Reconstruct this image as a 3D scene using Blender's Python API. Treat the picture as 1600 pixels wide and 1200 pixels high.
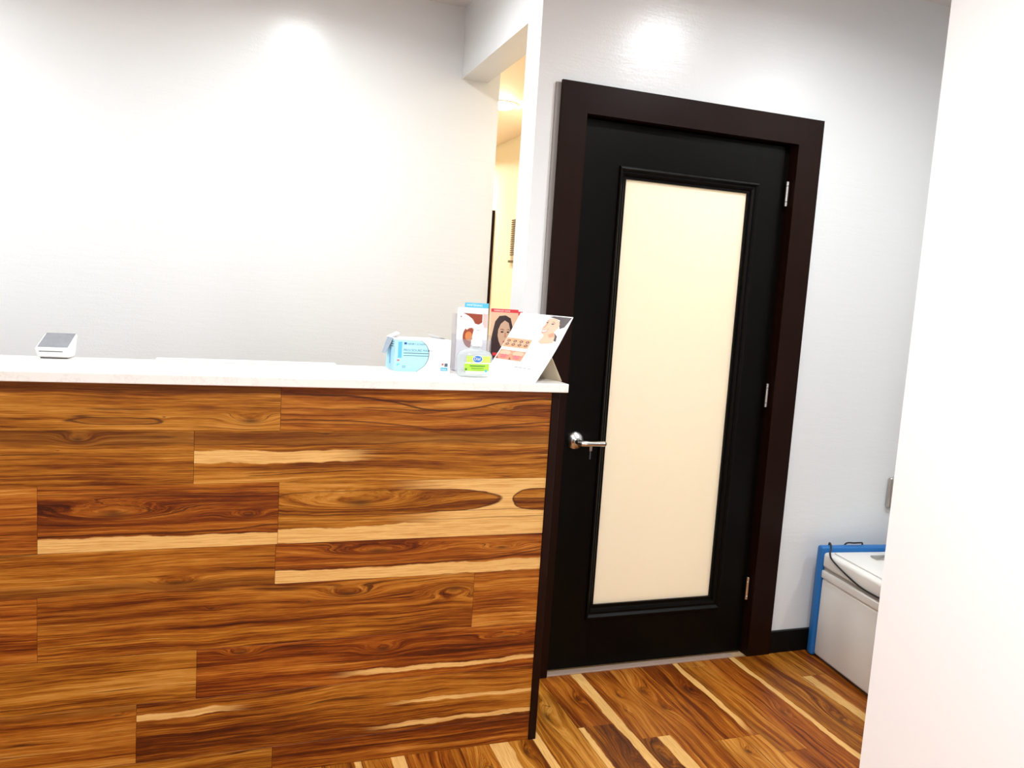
import bpy, bmesh, math, random
from mathutils import Vector, Matrix
random.seed(7)
C = bpy.context.scene
for o in list(bpy.data.objects): bpy.data.objects.remove(o)
COL = C.collection

# ------------------------------------------------------------------ camera
F_PX, YAW, PITCH, ROLL, CAM_H = 1256.776, 0.34163, -0.114027, 0.064204, 1.41647
cy, sy, cp, sp = math.cos(YAW), math.sin(YAW), math.cos(PITCH), math.sin(PITCH)
fwd = Vector((sy*cp, cy*cp, sp)); rt0 = Vector((cy, -sy, 0)); up0 = rt0.cross(fwd)
cr, sr = math.cos(ROLL), math.sin(ROLL)
rt = cr*rt0 + sr*up0; up = -sr*rt0 + cr*up0
cam_d = bpy.data.cameras.new('camera'); cam = bpy.data.objects.new('camera', cam_d); COL.objects.link(cam)
M = Matrix((rt, up, -fwd)).transposed().to_4x4(); M.translation = Vector((0, 0, CAM_H))
cam.matrix_world = M
cam_d.sensor_width = 36; cam_d.lens = F_PX/1600*36; cam_d.clip_start = 0.02
C.camera = cam

# ------------------------------------------------------------------ world, exposure, lights
w = bpy.data.worlds.new('world'); C.world = w; w.use_nodes = True
w.node_tree.nodes['Background'].inputs[0].default_value = (0.9, 0.95, 1, 1)
w.node_tree.nodes['Background'].inputs[1].default_value = 0.3
C.view_settings.view_transform = 'Standard'; C.view_settings.look = 'None'
C.view_settings.gamma = 1; C.view_settings.use_curve_mapping = False
C.view_settings.exposure = 0.14
ROOM_H, HALL_H = 2.662, 2.60
COOL, WARM = (0.935, 0.98, 1.0), (1.0, 0.89, 0.73)
def lamp(loc, power, size, color):
    d = bpy.data.lights.new('ceiling_lamp', 'AREA'); d.shape = 'DISK'; d.size = size; d.energy = power; d.color = color; d.spread = math.radians(164)
    o = bpy.data.objects.new('ceiling_lamp', d); COL.objects.link(o); o.location = loc
    return o
LAMPS = [((0.30, 2.80), 11.5, COOL), ((1.86, 1.75), 12.5, COOL), ((-1.35, 2.80), 18, COOL), ((0.50, 0.45), 42, COOL),
         ((-1.35, 0.55), 20, COOL), ((0.25, -1.3), 36, COOL), ((2.9, 1.2), 8, COOL)]  # first two placed from wall reflections; the rest added out of view for brightness
HLAMPS = [((1.611, 5.043), 24, WARM), ((1.78, 3.10), 10, WARM), ((1.60, 6.9), 24, WARM)]  # first is in view; second is added out of view to light the pane
for (x, y), p, c in LAMPS: lamp((x, y, ROOM_H-0.016), p, 0.14, c)
for (x, y), p, c in HLAMPS: lamp((x, y, HALL_H-0.045), p, 0.15, c)

# ------------------------------------------------------------------ node helpers
class NT:
    def __init__(s, name):
        s.m = bpy.data.materials.new(name); s.m.use_nodes = True; s.t = s.m.node_tree; s.b = s.t.nodes['Principled BSDF']
    def new(s, k): return s.t.nodes.new(k)
    def link(s, a, b): s.t.links.new(a, b)
    def setin(s, sock, v):
        if hasattr(v, 'is_output') or isinstance(v, bpy.types.NodeSocket): s.link(v, sock)
        else: sock.default_value = v
    def m_(s, op, a, b=0.0, c=0.0, clamp=False):
        n = s.new('ShaderNodeMath'); n.operation = op; n.use_clamp = clamp
        s.setin(n.inputs[0], a); s.setin(n.inputs[1], b); s.setin(n.inputs[2], c); return n.outputs[0]
    def vec(s, x, y, z=0.0):
        n = s.new('ShaderNodeCombineXYZ')
        for i, v in enumerate((x, y, z)): s.setin(n.inputs[i], v)
        return n.outputs[0]
    def noise(s, v, scale=1.0, detail=2.0, rough=0.5):
        n = s.new('ShaderNodeTexNoise'); s.link(v, n.inputs['Vector'])
        n.inputs['Scale'].default_value = scale; n.inputs['Detail'].default_value = detail; n.inputs['Roughness'].default_value = rough
        return n.outputs['Fac']
    def ramp(s, f, stops):
        n = s.new('ShaderNodeValToRGB'); s.link(f, n.inputs[0]); e = n.color_ramp.elements
        while len(e) < len(stops): e.new(0.5)
        for el, (p, c) in zip(e, stops):
            el.position = p; el.color = (*c, 1) if len(c) == 3 else c
        return n.outputs[0]
    def mix(s, f, a, b, mode='MIX'):
        n = s.new('ShaderNodeMix'); n.data_type = 'RGBA'; n.blend_type = mode
        s.setin(n.inputs[0], f); 
        s.setin(n.inputs[6], a if not isinstance(a, tuple) else (*a, 1)); s.setin(n.inputs[7], b if not isinstance(b, tuple) else (*b, 1))
        return n.outputs[2]
    def smooth(s, v, a, b):
        n = s.new('ShaderNodeMapRange'); n.interpolation_type = 'SMOOTHSTEP'; s.setin(n.inputs[0], v)
        n.inputs[1].default_value = a; n.inputs[2].default_value = b; return n.outputs[0]
    def bump(s, h, strength, dist):
        n = s.new('ShaderNodeBump'); s.link(h, n.inputs['Height']); n.inputs['Strength'].default_value = strength; n.inputs['Distance'].default_value = dist
        s.link(n.outputs[0], s.b.inputs['Normal'])
def simple(name, col, rough=0.5, metal=0.0, var=0.04, scale=30, bump=0.0, **kw):
    N = NT(name); tc = N.new('ShaderNodeTexCoord').outputs['Object']
    f = N.noise(tc, scale, 3)
    a = tuple(c*(1-var) for c in col); b = tuple(min(1, c*(1+var)) for c in col)
    N.link(N.mix(f, a, b), N.b.inputs['Base Color'])
    N.b.inputs['Roughness'].default_value = rough; N.b.inputs['Metallic'].default_value = metal
    for k, v in kw.items(): N.b.inputs[k.replace('_', ' ')].default_value = v
    if bump: N.bump(f, bump, 0.002)
    return N.m

def wall_mat(name, col, rough=0.38, b=0.06, spec=0.5):
    N = NT(name); tc = N.new('ShaderNodeTexCoord').outputs['Object']
    mp = N.new('ShaderNodeMapping'); N.link(tc, mp.inputs[0]); mp.inputs['Scale'].default_value = (9, 9, 60)
    n1 = N.noise(mp.outputs[0], 1.0, 3, .6)
    n2 = N.noise(tc, 140, 2)
    h = N.m_('ADD', n1, N.m_('MULTIPLY', n2, 0.5))
    N.link(N.mix(n1, tuple(c*.985 for c in col), col), N.b.inputs['Base Color'])
    N.b.inputs['Roughness'].default_value = rough; N.b.inputs['Specular IOR Level'].default_value = spec
    N.bump(h, b, 0.01)
    return N.m

def wood_mat(name, seed, tone=1.0, hue=0.0, knots=(), saps=(), freq=1.0, wander=1.0, slope=0.0, darkband=(), rough=0.36, islands=(), isle_from=None, rings=(), curves=(), patch=()):
    """walnut laminate; s = metres along the plank, t = metres across it. knots: (s, t, a, b, k); saps: (t0, t1, s0, s1)"""
    N = NT(name); uv = N.new('ShaderNodeUVMap').outputs[0]
    sep = N.new('ShaderNodeSeparateXYZ'); N.link(uv, sep.inputs[0]); s_, t_ = sep.outputs[0], sep.outputs[1]
    mul = lambda a, b: N.m_('MULTIPLY', a, b)
    add = lambda a, b: N.m_('ADD', a, b)
    sub = lambda a, b: N.m_('SUBTRACT', a, b)
    w1 = sub(N.noise(N.vec(mul(s_, 2.2), mul(t_, 3.0), seed*3.1), 1, 1), 0.5)
    w2 = sub(N.noise(N.vec(mul(s_, 9.0), mul(t_, 22.0), seed*1.7+4), 1, 2), 0.5)
    w3 = sub(N.noise(N.vec(mul(s_, 30.0), mul(t_, 90.0), seed*1.3+7), 1, 2), 0.5)
    wob = add(mul(w2, 0.5), mul(w3, 0.35))
    Fd = add(t_, mul(w1, 0.075*wander))
    Fd = add(add(Fd, mul(w2, 0.013*wander)), mul(w3, 0.0022))
    core = None
    def gauss(ks, kt, a, b):
        ds = N.m_('DIVIDE', sub(s_, ks), a); dt = N.m_('DIVIDE', sub(t_, kt), b)
        r2 = add(mul(ds, ds), mul(dt, dt)); r2 = mul(r2, add(1.0, mul(wob, 1.6)))
        return r2
    for (ks, kt, a, b, k) in knots:
        r2 = gauss(ks, kt, a, b); g = N.m_('EXPONENT', mul(r2, -1.0))
        Fd = add(Fd, mul(g, k))
        g2 = N.m_('EXPONENT', mul(gauss(ks, kt, min(a, .10)*.34, b*.36), -1.0))
        core = g2 if core is None else N.m_('MAXIMUM', core, g2)
    nA = N.noise(N.vec(mul(s_, 0.9), mul(Fd, 30*freq), seed), 1, 3, .6)
    nB = N.noise(N.vec(mul(s_, 2.2), mul(Fd, 115*freq), seed+9), 1, 3, .65)
    nE = N.noise(N.vec(mul(s_, 9.0), mul(add(Fd, mul(t_, .4)), 300), seed+13), 1, 3, .7)
    nC = N.noise(N.vec(mul(s_, 22), mul(t_, 800), seed+2), 1, 2, .6)
    nD = N.noise(N.vec(mul(s_, 2.4), mul(t_, 9), seed+5), 1, 2, .5)
    v = mul(sub(nA, .5), 0.62)
    for nn_, k in ((nB, .50), (nE, .52), (nC, .22), (nD, .26)): v = add(v, mul(sub(nn_, .5), k))
    v = add(mul(v, 1.12), .525+(tone-1)*0.50)
    h = hue
    col = N.ramp(v, [(0.24, (0.040, 0.007, 0.0008)), (0.38, (0.125+.02*h, 0.026-.004*h, 0.0016)), (0.50, (0.265+.03*h, 0.080-.014*h, 0.005)),
                     (0.62, (0.41+.02*h, 0.155-.024*h, 0.014)), (0.80, (0.60, 0.28, 0.055))])
    for (ps, pt, pa, pb, pc, pk) in patch:
        g = N.m_('EXPONENT', mul(gauss(ps, pt, pa, pb), -1.0)); col = N.mix(mul(g, pk), col, pc, 'MULTIPLY')
    ln = N.noise(N.vec(mul(s_, 0.7), mul(Fd, 70*freq), seed+21), 1, 1, .5)
    lm = sub(1.0, N.smooth(N.m_('ABSOLUTE', sub(ln, .43)), 0.0, 0.024))
    gate = N.smooth(N.noise(N.vec(mul(s_, 5), mul(Fd, 15), seed+31), 1, 1), .40, .56)
    col = N.mix(mul(mul(lm, gate), .80), col, (0.040, 0.006, 0.001))
    sapc = N.mix(nC, (0.62, 0.34, 0.085), (0.84, 0.53, 0.19)); sapc = N.mix(mul(sub(1.0, N.smooth(nE, .36, .56)), .75), sapc, (0.52, 0.24, 0.05))
    for (t0, t1, s0, s1) in saps:
        e = add(add(t_, mul(w2, 0.020)), add(mul(w1, 0.020), mul(w3, .006)))
        mk = mul(N.smooth(e, t0-.0015, t0+.0015), sub(1.0, N.smooth(e, t1-.002, t1+.002)))
        mk = mul(mk, mul(N.smooth(s_, s0-.14, s0+.04), sub(1.0, N.smooth(s_, s1-.04, s1+.14))))
        wd = mul(mk, N.smooth(add(nE, mk), .35, 1.05))
        col = N.mix(wd, col, sapc)
    if islands:
        inside = None; edge = None
        for (cs, ct, a, b) in islands:
            ds = N.m_('ABSOLUTE', N.m_('DIVIDE', sub(s_, cs), a)); dt = N.m_('ABSOLUTE', N.m_('DIVIDE', sub(t_, ct), b))
            r2 = add(N.m_('POWER', ds, 4.0), N.m_('POWER', dt, 2.2)); r2 = add(r2, mul(add(mul(w2, .9), mul(w3, .15)), .8)); ii = sub(1.0, N.smooth(r2, .96, 1.04)); eg = sub(1.0, N.smooth(N.m_('ABSOLUTE', sub(r2, .96)), 0.03, .13))
            inside = ii if inside is None else N.m_('MAXIMUM', inside, ii); edge = eg if edge is None else N.m_('MAXIMUM', edge, eg)
        out = mul(sub(1.0, inside), N.smooth(s_, isle_from[0], isle_from[1]))
        col = N.mix(out, col, sapc); col = N.mix(mul(edge, .65), col, (0.06, 0.013, 0.003))
    for (cs, ct, a, b, k) in rings:
        r2 = gauss(cs, ct, a, b); eg = sub(1.0, N.smooth(N.m_('ABSOLUTE', sub(r2, .9)), 0.06, .28)); col = N.mix(mul(eg, k), col, (0.05, 0.012, 0.003))
        col = N.mix(mul(sub(1.0, N.smooth(r2, .6, .9)), .35), col, (0.13, 0.035, 0.004))
    for (c0, A, s0, a, k, wd) in curves:
        ds = N.m_('DIVIDE', sub(s_, s0), a); tc_ = add(c0, mul(N.m_('EXPONENT', mul(mul(ds, ds), -1.0)), A))
        dd = N.m_('ABSOLUTE', sub(add(t_, mul(w2, .010)), tc_)); col = N.mix(mul(sub(1.0, N.smooth(dd, wd*.3, wd)), k), col, (0.05, 0.010, 0.002))
    for (t0, t1) in darkband:
        e = add(t_, mul(w2, .02))
        mk = mul(N.smooth(e, t0-.006, t0+.006), sub(1.0, N.smooth(e, t1-.006, t1+.006)))
        col = N.mix(mul(mk, .55), col, N.mix(nE, (0.05, 0.012, 0.001), (.17, .05, .005)))
    if core is not None: col = N.mix(mul(core, .75), col, (0.045, 0.014, 0.003))
    col = N.mix(1.0, col, (.93, .92, .98), 'MULTIPLY')
    N.link(col, N.b.inputs['Base Color'])
    N.b.inputs['Roughness'].default_value = rough; N.b.inputs['Specular IOR Level'].default_value = 0.22
    N.bump(add(nB, nC), 0.08, 0.001)
    return N.m

# ------------------------------------------------------------------ object helpers
def bx(bm, x0, x1, y0, y1, z0, z1, mi=0):
    vs = [bm.verts.new((x, y, z)) for x in (x0, x1) for y in (y0, y1) for z in (z0, z1)]
    fs = []
    for q in ((0, 1, 3, 2), (4, 6, 7, 5), (0, 4, 5, 1), (2, 3, 7, 6), (0, 2, 6, 4), (1, 5, 7, 3)):
        f = bm.faces.new([vs[i] for i in q]); f.material_index = mi; fs.append(f)
    return vs
def rbox(x0, x1, y0, y1, z0, z1, r=0.003, seg=2):
    bm = bmesh.new(); bx(bm, x0, x1, y0, y1, z0, z1); bev(bm, r, seg); return bm
def bev(bm, r, seg=2):
    bmesh.ops.recalc_face_normals(bm, faces=bm.faces)
    bmesh.ops.bevel(bm, geom=bm.edges[:]+bm.verts[:], offset=r, segments=seg, affect='EDGES', profile=0.5)
def world_origin(p):
    v = Vector((0, 0, 0))
    while p is not None: v += p.location; p = p.parent
    return v
def link(name, me, mats, parent=None, smooth=False):
    for m in (mats if isinstance(mats, (list, tuple)) else [mats]): me.materials.append(m)
    n = len(me.vertices); lo = Vector((1e9,)*3); hi = -lo
    for v in me.vertices:
        for i in range(3): lo[i] = min(lo[i], v.co[i]); hi[i] = max(hi[i], v.co[i])
    c = Vector(((lo.x+hi.x)/2, (lo.y+hi.y)/2, lo.z))
    me.transform(Matrix.Translation(-c))
    if smooth:
        for p in me.polygons: p.use_smooth = True
        try: me.set_sharp_from_angle(angle=math.radians(38))
        except Exception: pass
    o = bpy.data.objects.new(name, me); COL.objects.link(o)
    if parent is not None: o.parent = parent; o.location = c - world_origin(parent)
    else: o.location = c
    return o
def obj(name, bm, mats, parent=None, smooth=False, recalc=True):
    if recalc: bmesh.ops.recalc_face_normals(bm, faces=bm.faces)
    me = bpy.data.meshes.new(name); bm.to_mesh(me); bm.free()
    return link(name, me, mats, parent, smooth)
def empty(name, loc, parent=None):
    o = bpy.data.objects.new(name, None); COL.objects.link(o); o.empty_display_size = 0.05
    o.parent = parent; o.location = Vector(loc) - (world_origin(parent) if parent else Vector((0, 0, 0)))
    return o
def tag(o, label=None, cat=None, group=None, kind=None):
    if label: o['label'] = label
    if cat: o['category'] = cat
    if group: o['group'] = group
    if kind: o['kind'] = kind
    return o
def struct(name, bm, mat, parent=None):
    o = obj(name, bm, mat, parent)
    if parent is None: o['kind'] = 'structure'
    return o
def tube(pts, r, seg=10, closed=False, rings=None):
    """round tube along pts; rings = radius per point"""
    bm = bmesh.new(); P = [Vector(p) for p in pts]; prev = None; loops = []
    nrm = None
    for i, p in enumerate(P):
        t = (P[min(i+1, len(P)-1)]-P[max(i-1, 0)]).normalized()
        if nrm is None:
            nrm = t.orthogonal().normalized()
        nrm = (nrm - t*nrm.dot(t)).normalized(); b = t.cross(nrm); rr = rings[i] if rings else r
        loops.append([bm.verts.new(p+rr*(math.cos(a)*nrm+math.sin(a)*b)) for a in [2*math.pi*k/seg for k in range(seg)]])
    for A, B in zip(loops, loops[1:]):
        for k in range(seg): bm.faces.new((A[k], A[(k+1) % seg], B[(k+1) % seg], B[k]))
    bm.faces.new(loops[0]); bm.faces.new(loops[-1]); return bm
def spline(pts, n=8):
    P = [Vector(p) for p in pts]; out = []
    for i in range(len(P)-1):
        a, b, c, d = P[max(i-1, 0)], P[i], P[i+1], P[min(i+2, len(P)-1)]
        for k in range(n):
            t = k/n; out.append(0.5*((2*b)+(c-a)*t+(2*a-5*b+4*c-d)*t*t+(3*b-a-3*c+d)*t**3))
    return out+[P[-1]]
def lathe(prof, cx, cy, seg=32, axis='z', sx=1.0, sy_=1.0, n_exp=2.0):
    """prof: (radius, height); superellipse section when n_exp > 2"""
    bm = bmesh.new(); loops = []
    for r, z in prof:
        lp = []
        for k in range(seg):
            a = 2*math.pi*k/seg; ca, sa = math.cos(a), math.sin(a)
            q = (abs(ca)**n_exp+abs(sa)**n_exp)**(-1/n_exp)
            u, v = r*sx*q*ca, r*sy_*q*sa
            if axis == 'z': lp.append(bm.verts.new((cx+u, cy+v, z)))
            else: lp.append(bm.verts.new((cx+u, z, cy+v)))
        loops.append(lp)
    for A, B in zip(loops, loops[1:]):
        for k in range(seg): bm.faces.new((A[k], A[(k+1) % seg], B[(k+1) % seg], B[k]))
    bm.faces.new(loops[0]); bm.faces.new(loops[-1]); return bm
class Sheet:
    """flat print on a plane: O origin, X and Y unit axes, N normal; coordinates in metres"""
    def __init__(s, O, X, Y):
        s.O, s.X, s.Y = Vector(O), Vector(X).normalized(), Vector(Y).normalized(); s.N = s.X.cross(s.Y).normalized()
        s.bm = bmesh.new(); s.mats = []
    def P(s, x, y, l): return s.O+s.X*x+s.Y*y+s.N*(0.0002+0.00012*l)
    def poly(s, pts, mat, l=0):
        if mat not in s.mats: s.mats.append(mat)
        f = s.bm.faces.new([s.bm.verts.new(s.P(x, y, l)) for x, y in pts]); f.material_index = s.mats.index(mat)
    def rect(s, x0, x1, y0, y1, mat, l=0): s.poly([(x0, y0), (x1, y0), (x1, y1), (x0, y1)], mat, l)
    def ell(s, cx, cy, rx, ry, mat, l=0, rot=0, n=22, a0=0, a1=360):
        pts = []
        full = abs(a1-a0) >= 360
        for k in range(n if full else n+1):
            a = math.radians(a0+(a1-a0)*k/n); x, y = rx*math.cos(a), ry*math.sin(a)
            pts.append((cx+x*math.cos(rot)-y*math.sin(rot), cy+x*math.sin(rot)+y*math.cos(rot)))
        s.poly(pts, mat, l)
    def ring(s, cx, cy, r0, r1, mat, l=0, a0=0, a1=360, n=28):
        for k in range(n):
            a, b = math.radians(a0+(a1-a0)*k/n), math.radians(a0+(a1-a0)*(k+1)/n)
            s.poly([(cx+r0*math.cos(a), cy+r0*math.sin(a)), (cx+r1*math.cos(a), cy+r1*math.sin(a)),
                    (cx+r1*math.cos(b), cy+r1*math.sin(b)), (cx+r0*math.cos(b), cy+r0*math.sin(b))], mat, l)
    def text(s, body, x, y, size, mat, l=1, sx=1.0):
        if mat not in s.mats: s.mats.append(mat)
        cu = bpy.data.curves.new('t', 'FONT'); cu.body = body; cu.size = size; cu.resolution_u = 2
        o = bpy.data.objects.new('t', cu); COL.objects.link(o)
        dg = bpy.context.evaluated_depsgraph_get(); me = bpy.data.meshes.new_from_object(o.evaluated_get(dg))
        for p in me.polygons:
            f = s.bm.faces.new([s.bm.verts.new(s.P(x+me.vertices[i].co.x*sx, y+me.vertices[i].co.y, l)) for i in p.vertices])
            f.material_index = s.mats.index(mat)
        bpy.data.objects.remove(o); bpy.data.curves.remove(cu); bpy.data.meshes.remove(me)
    def done(s, name, parent):
        return obj(name, s.bm, s.mats, parent, recalc=False)

# ------------------------------------------------------------------ materials
M_WALL = wall_mat('wall_paint', (0.77, 0.785, 0.79), rough=0.27, b=0.06)
M_WALL2 = wall_mat('wall_paint_near', (0.93, 0.93, 0.93), rough=0.5, b=0.02)
M_HALL = wall_mat('hall_paint', (0.90, 0.84, 0.68), rough=0.5, b=0.03)
M_HCEIL = wall_mat('hall_ceiling_paint', (0.94, 0.80, 0.66), rough=0.6, b=0.02)
M_CEIL = wall_mat('ceiling_paint', (0.80, 0.79, 0.78), rough=0.7, b=0.03)
def dark_wood(name, a, b, rough=0.33):
    N = NT(name); tc = N.new('ShaderNodeTexCoord').outputs['Object']
    mp = N.new('ShaderNodeMapping'); N.link(tc, mp.inputs[0]); mp.inputs['Scale'].default_value = (40, 40, 3)
    f = N.noise(mp.outputs[0], 1, 4, .6); f2 = N.noise(tc, 3, 2)
    N.link(N.mix(N.m_('MULTIPLY', N.m_('ADD', f, f2), .5), a, b), N.b.inputs['Base Color'])
    N.b.inputs['Roughness'].default_value = rough; N.b.inputs['Specular IOR Level'].default_value = 0.10; N.bump(f, 0.12, 0.002); return N.m
M_LEAF = dark_wood('black_stained_wood', (0.0012, 0.0012, 0.001), (0.004, 0.003, 0.002), 0.34)
M_CASE = dark_wood('espresso_wood', (0.007, 0.0018, 0.001), (0.016, 0.005, 0.0025), 0.38)
M_BASEB = dark_wood('black_baseboard', (0.004, 0.004, 0.004), (0.008, 0.007, 0.006), 0.4)
M_CHROME = simple('brushed_chrome', (0.72, 0.71, 0.69), 0.22, 1.0)
M_STEEL = simple('satin_steel', (0.55, 0.53, 0.50), 0.35, 1.0)
M_STRIP = simple('threshold_metal', (0.42, 0.30, 0.24), 0.4, 0.2)
M_EDGE_GREY = simple('grey_edge_strip', (0.27, 0.25, 0.24), 0.6)
def quartz():
    N = NT('white_quartz'); tc = N.new('ShaderNodeTexCoord').outputs['Object']
    a = N.noise(tc, 9, 5, .65); v = N.m_('SUBTRACT', 1, N.smooth(N.m_('ABSOLUTE', N.m_('SUBTRACT', a, .5)), 0, .02))
    g = N.noise(tc, 160, 2)
    c = N.mix(N.m_('MULTIPLY', v, .35), (0.80, 0.77, 0.73), (0.60, 0.56, 0.52)); c = N.mix(N.m_('MULTIPLY', g, .12), c, (0.6, .55, .5))
    N.link(c, N.b.inputs['Base Color']); N.b.inputs['Roughness'].default_value = 0.25; return N.m
M_QUARTZ = quartz()
def frosted():
    N = NT('frosted_glass'); t = N.t; out = t.nodes['Material Output']
    tr = N.new('ShaderNodeBsdfTranslucent'); df = N.new('ShaderNodeBsdfDiffuse'); gl = N.new('ShaderNodeBsdfGlossy'); gl.inputs['Roughness'].default_value = 0.45
    tc = N.new('ShaderNodeTexCoord').outputs['Object']; f = N.noise(tc, 40, 2)
    c = N.mix(f, (0.96, 0.93, 0.84), (0.98, 0.95, 0.87)); N.link(c, tr.inputs[0]); N.link(c, df.inputs[0])
    m1 = N.new('ShaderNodeMixShader'); m1.inputs[0].default_value = 0.30; N.link(tr.outputs[0], m1.inputs[1]); N.link(df.outputs[0], m1.inputs[2])
    m2 = N.new('ShaderNodeMixShader'); m2.inputs[0].default_value = 0.04; N.link(m1.outputs[0], m2.inputs[1]); N.link(gl.outputs[0], m2.inputs[2])
    N.link(m2.outputs[0], out.inputs[0]); return N.m
M_FROST = frosted()
def clear_plastic(name, col, rough=0.04, body=.25):
    """thin clear plastic: mostly see-through with a faint milky body and a glossy skin"""
    N = NT(name); out = N.t.nodes['Material Output']; tr = N.new('ShaderNodeBsdfTransparent'); tc = N.new('ShaderNodeTexCoord').outputs['Object']
    N.link(N.mix(N.noise(tc, 20, 1), col, tuple(c*.98 for c in col)), tr.inputs[0])
    N.b.inputs['Base Color'].default_value = (.70, .74, .75, 1); N.b.inputs['Roughness'].default_value = rough; N.b.inputs['Specular IOR Level'].default_value = .8
    m = N.new('ShaderNodeMixShader'); m.inputs[0].default_value = body; N.link(tr.outputs[0], m.inputs[1]); N.link(N.b.outputs[0], m.inputs[2]); N.link(m.outputs[0], out.inputs[0]); return N.m
M_CLEAR = clear_plastic('clear_bottle_plastic', (0.93, 0.96, 0.96), .05, .40)
M_ACRYL = clear_plastic('clear_acrylic', (0.95, 0.94, 0.97), .05, .12)
M_WPLAS = simple('white_plastic', (0.80, 0.80, 0.79), 0.35)
M_CHEST = simple('off_white_plastic', (0.80, 0.785, 0.75), 0.42, scale=200)
M_GROOVE = simple('shadow_gap_grey', (0.36, 0.34, 0.31), 0.6)
M_BLUE = simple('bright_blue_shell', (0.012, 0.14, 0.42), 0.45)
M_CORD = simple('black_rubber', (0.006, 0.006, 0.007), 0.4)
M_SCREEN = simple('grey_screen', (0.22, 0.23, 0.25), 0.18, scale=60, var=.15)
M_DARKG = simple('dark_grey_plastic', (0.05, 0.05, 0.055), 0.5)
M_PAPER = simple('white_card', (0.80, 0.80, 0.80), 0.5)
M_PAPERBACK = simple('cream_card_back', (0.62, 0.52, 0.38), 0.6)
def ink(n, c, r=0.45): return simple(n, c, r, var=0.02)
I_LBLUE = ink('pale_blue_ink', (0.38, 0.70, 0.84)); I_MBLUE = ink('sky_blue_ink', (0.10, 0.42, 0.80)); I_GREY = ink('grey_ink', (0.07, 0.10, 0.14))
I_LGREY = ink('light_grey_ink', (0.55, 0.57, 0.6)); I_TEAL = ink('teal_ink', (0.06, 0.42, 0.66)); I_AQUA = ink('aqua_ink', (0.10, 0.55, 0.70)); I_NAVY = ink('navy_ink', (0.012, 0.07, 0.30))
I_BROWN = ink('red_brown_ink', (0.28, 0.045, 0.015)); I_ORNG = ink('orange_ink', (0.60, 0.20, 0.05)); I_RED = ink('red_ink', (0.62, 0.03, 0.04)); I_CYAN = ink('cyan_ink', (0.08, 0.48, 0.80))
I_HAIR = ink('dark_hair_ink', (0.030, 0.010, 0.010)); I_SKIN = ink('skin_ink', (0.50, 0.22, 0.12)); I_SKIN2 = ink('light_skin_ink', (0.58, 0.36, 0.24)); I_TAN = ink('tan_ink', (0.52, 0.29, 0.14)); I_PBG = ink('warm_backdrop_ink', (.70, .46, .30))
I_LIP = ink('lip_ink', (0.55, 0.12, 0.12)); I_GREEN = ink('lime_ink', (0.36, 0.62, 0.04)); I_DGREEN = ink('dark_green_ink', (0.06, 0.22, 0.03)); I_WHITE = ink('white_ink', (0.88, 0.88, 0.88)); I_BLACK = ink('black_ink', (0.01, 0.01, 0.012)); I_BROW = ink('brow_ink', (0.16, 0.07, 0.04)); I_PINKT = ink('pale_pink_ink', (0.80, 0.50, 0.46))

# ------------------------------------------------------------------ structure
XC = 0.9617; DW = 2.638; DT = 0.125; YB = 3.642; XS = 1.085
bm = bmesh.new()                                                      # door wall
bx(bm, XC, 1.130, DW, DW+DT, 0, ROOM_H); bx(bm, 2.036, 3.30, DW, DW+DT, 0, ROOM_H); bx(bm, 1.130, 2.036, DW, DW+DT, 2.052, ROOM_H)
struct('wall_front', bm, M_WALL)
bm = bmesh.new(); bx(bm, -2.6, 1.143, YB, YB+0.13, 0, 2.9); struct('wall_back', bm, M_WALL)
bm = bmesh.new()                                                      # side wall with the open passage
bx(bm, XC, XS, DW+DT, 2.777, 0, ROOM_H); bx(bm, XC, XS, 2.777, YB, 2.352, ROOM_H); struct('wall_middle', bm, M_WALL)
bm = bmesh.new(); bx(bm, 1.54, 1.66, -2.5, 1.505, 0, ROOM_H); struct('wall_right', bm, M_WALL2)
bm = bmesh.new(); bx(bm, 3.30, 3.42, -2.62, DW+DT, 0, ROOM_H); struct('wall_far_right', bm, M_WALL)
bm = bmesh.new(); bx(bm, -2.72, -2.60, -2.5, YB+.13, 0, ROOM_H); struct('wall_left', bm, M_WALL)
bm = bmesh.new(); bx(bm, -2.72, 3.30, -2.62, -2.50, 0, ROOM_H); struct('wall_rear', bm, M_WALL)
bm = bmesh.new(); bx(bm, 2.055, 2.18, DW+DT, 8.0, 0, 2.9); struct('wall_hall_right', bm, M_HALL)
bm = bmesh.new(); bx(bm, 0.3, 2.055, 8.0, 8.12, 0, 2.9); struct('wall_hall_end', bm, M_HALL)
bm = bmesh.new(); bx(bm, 0.3, 0.42, YB+.13, 8.0, 0, 2.9); struct('wall_hall_left', bm, M_HALL)
bm = bmesh.new(); bx(bm, -2.72, XC, DW+DT-.2, YB, ROOM_H, 2.78); bx(bm, -2.72, 3.42, -2.62, DW+DT-.2, ROOM_H, 2.78); bx(bm, XC, 3.42, DW+DT-.2, DW+.02, ROOM_H, 2.78)
struct('ceiling', bm, M_CEIL)
bm = bmesh.new(); bx(bm, XS, 2.055, DW+DT, YB, HALL_H, 2.70); bx(bm, 1.143, 2.055, YB, YB+.13, HALL_H, 2.70); bx(bm, 0.42, 2.055, YB+.13, 8.0, HALL_H, 2.70); struct('ceiling_hall', bm, M_HCEIL)
bm = bmesh.new(); bx(bm, 2.136, 3.30, DW-.014, DW, 0, 0.092); struct('baseboard_front', bm, M_BASEB)

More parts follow.
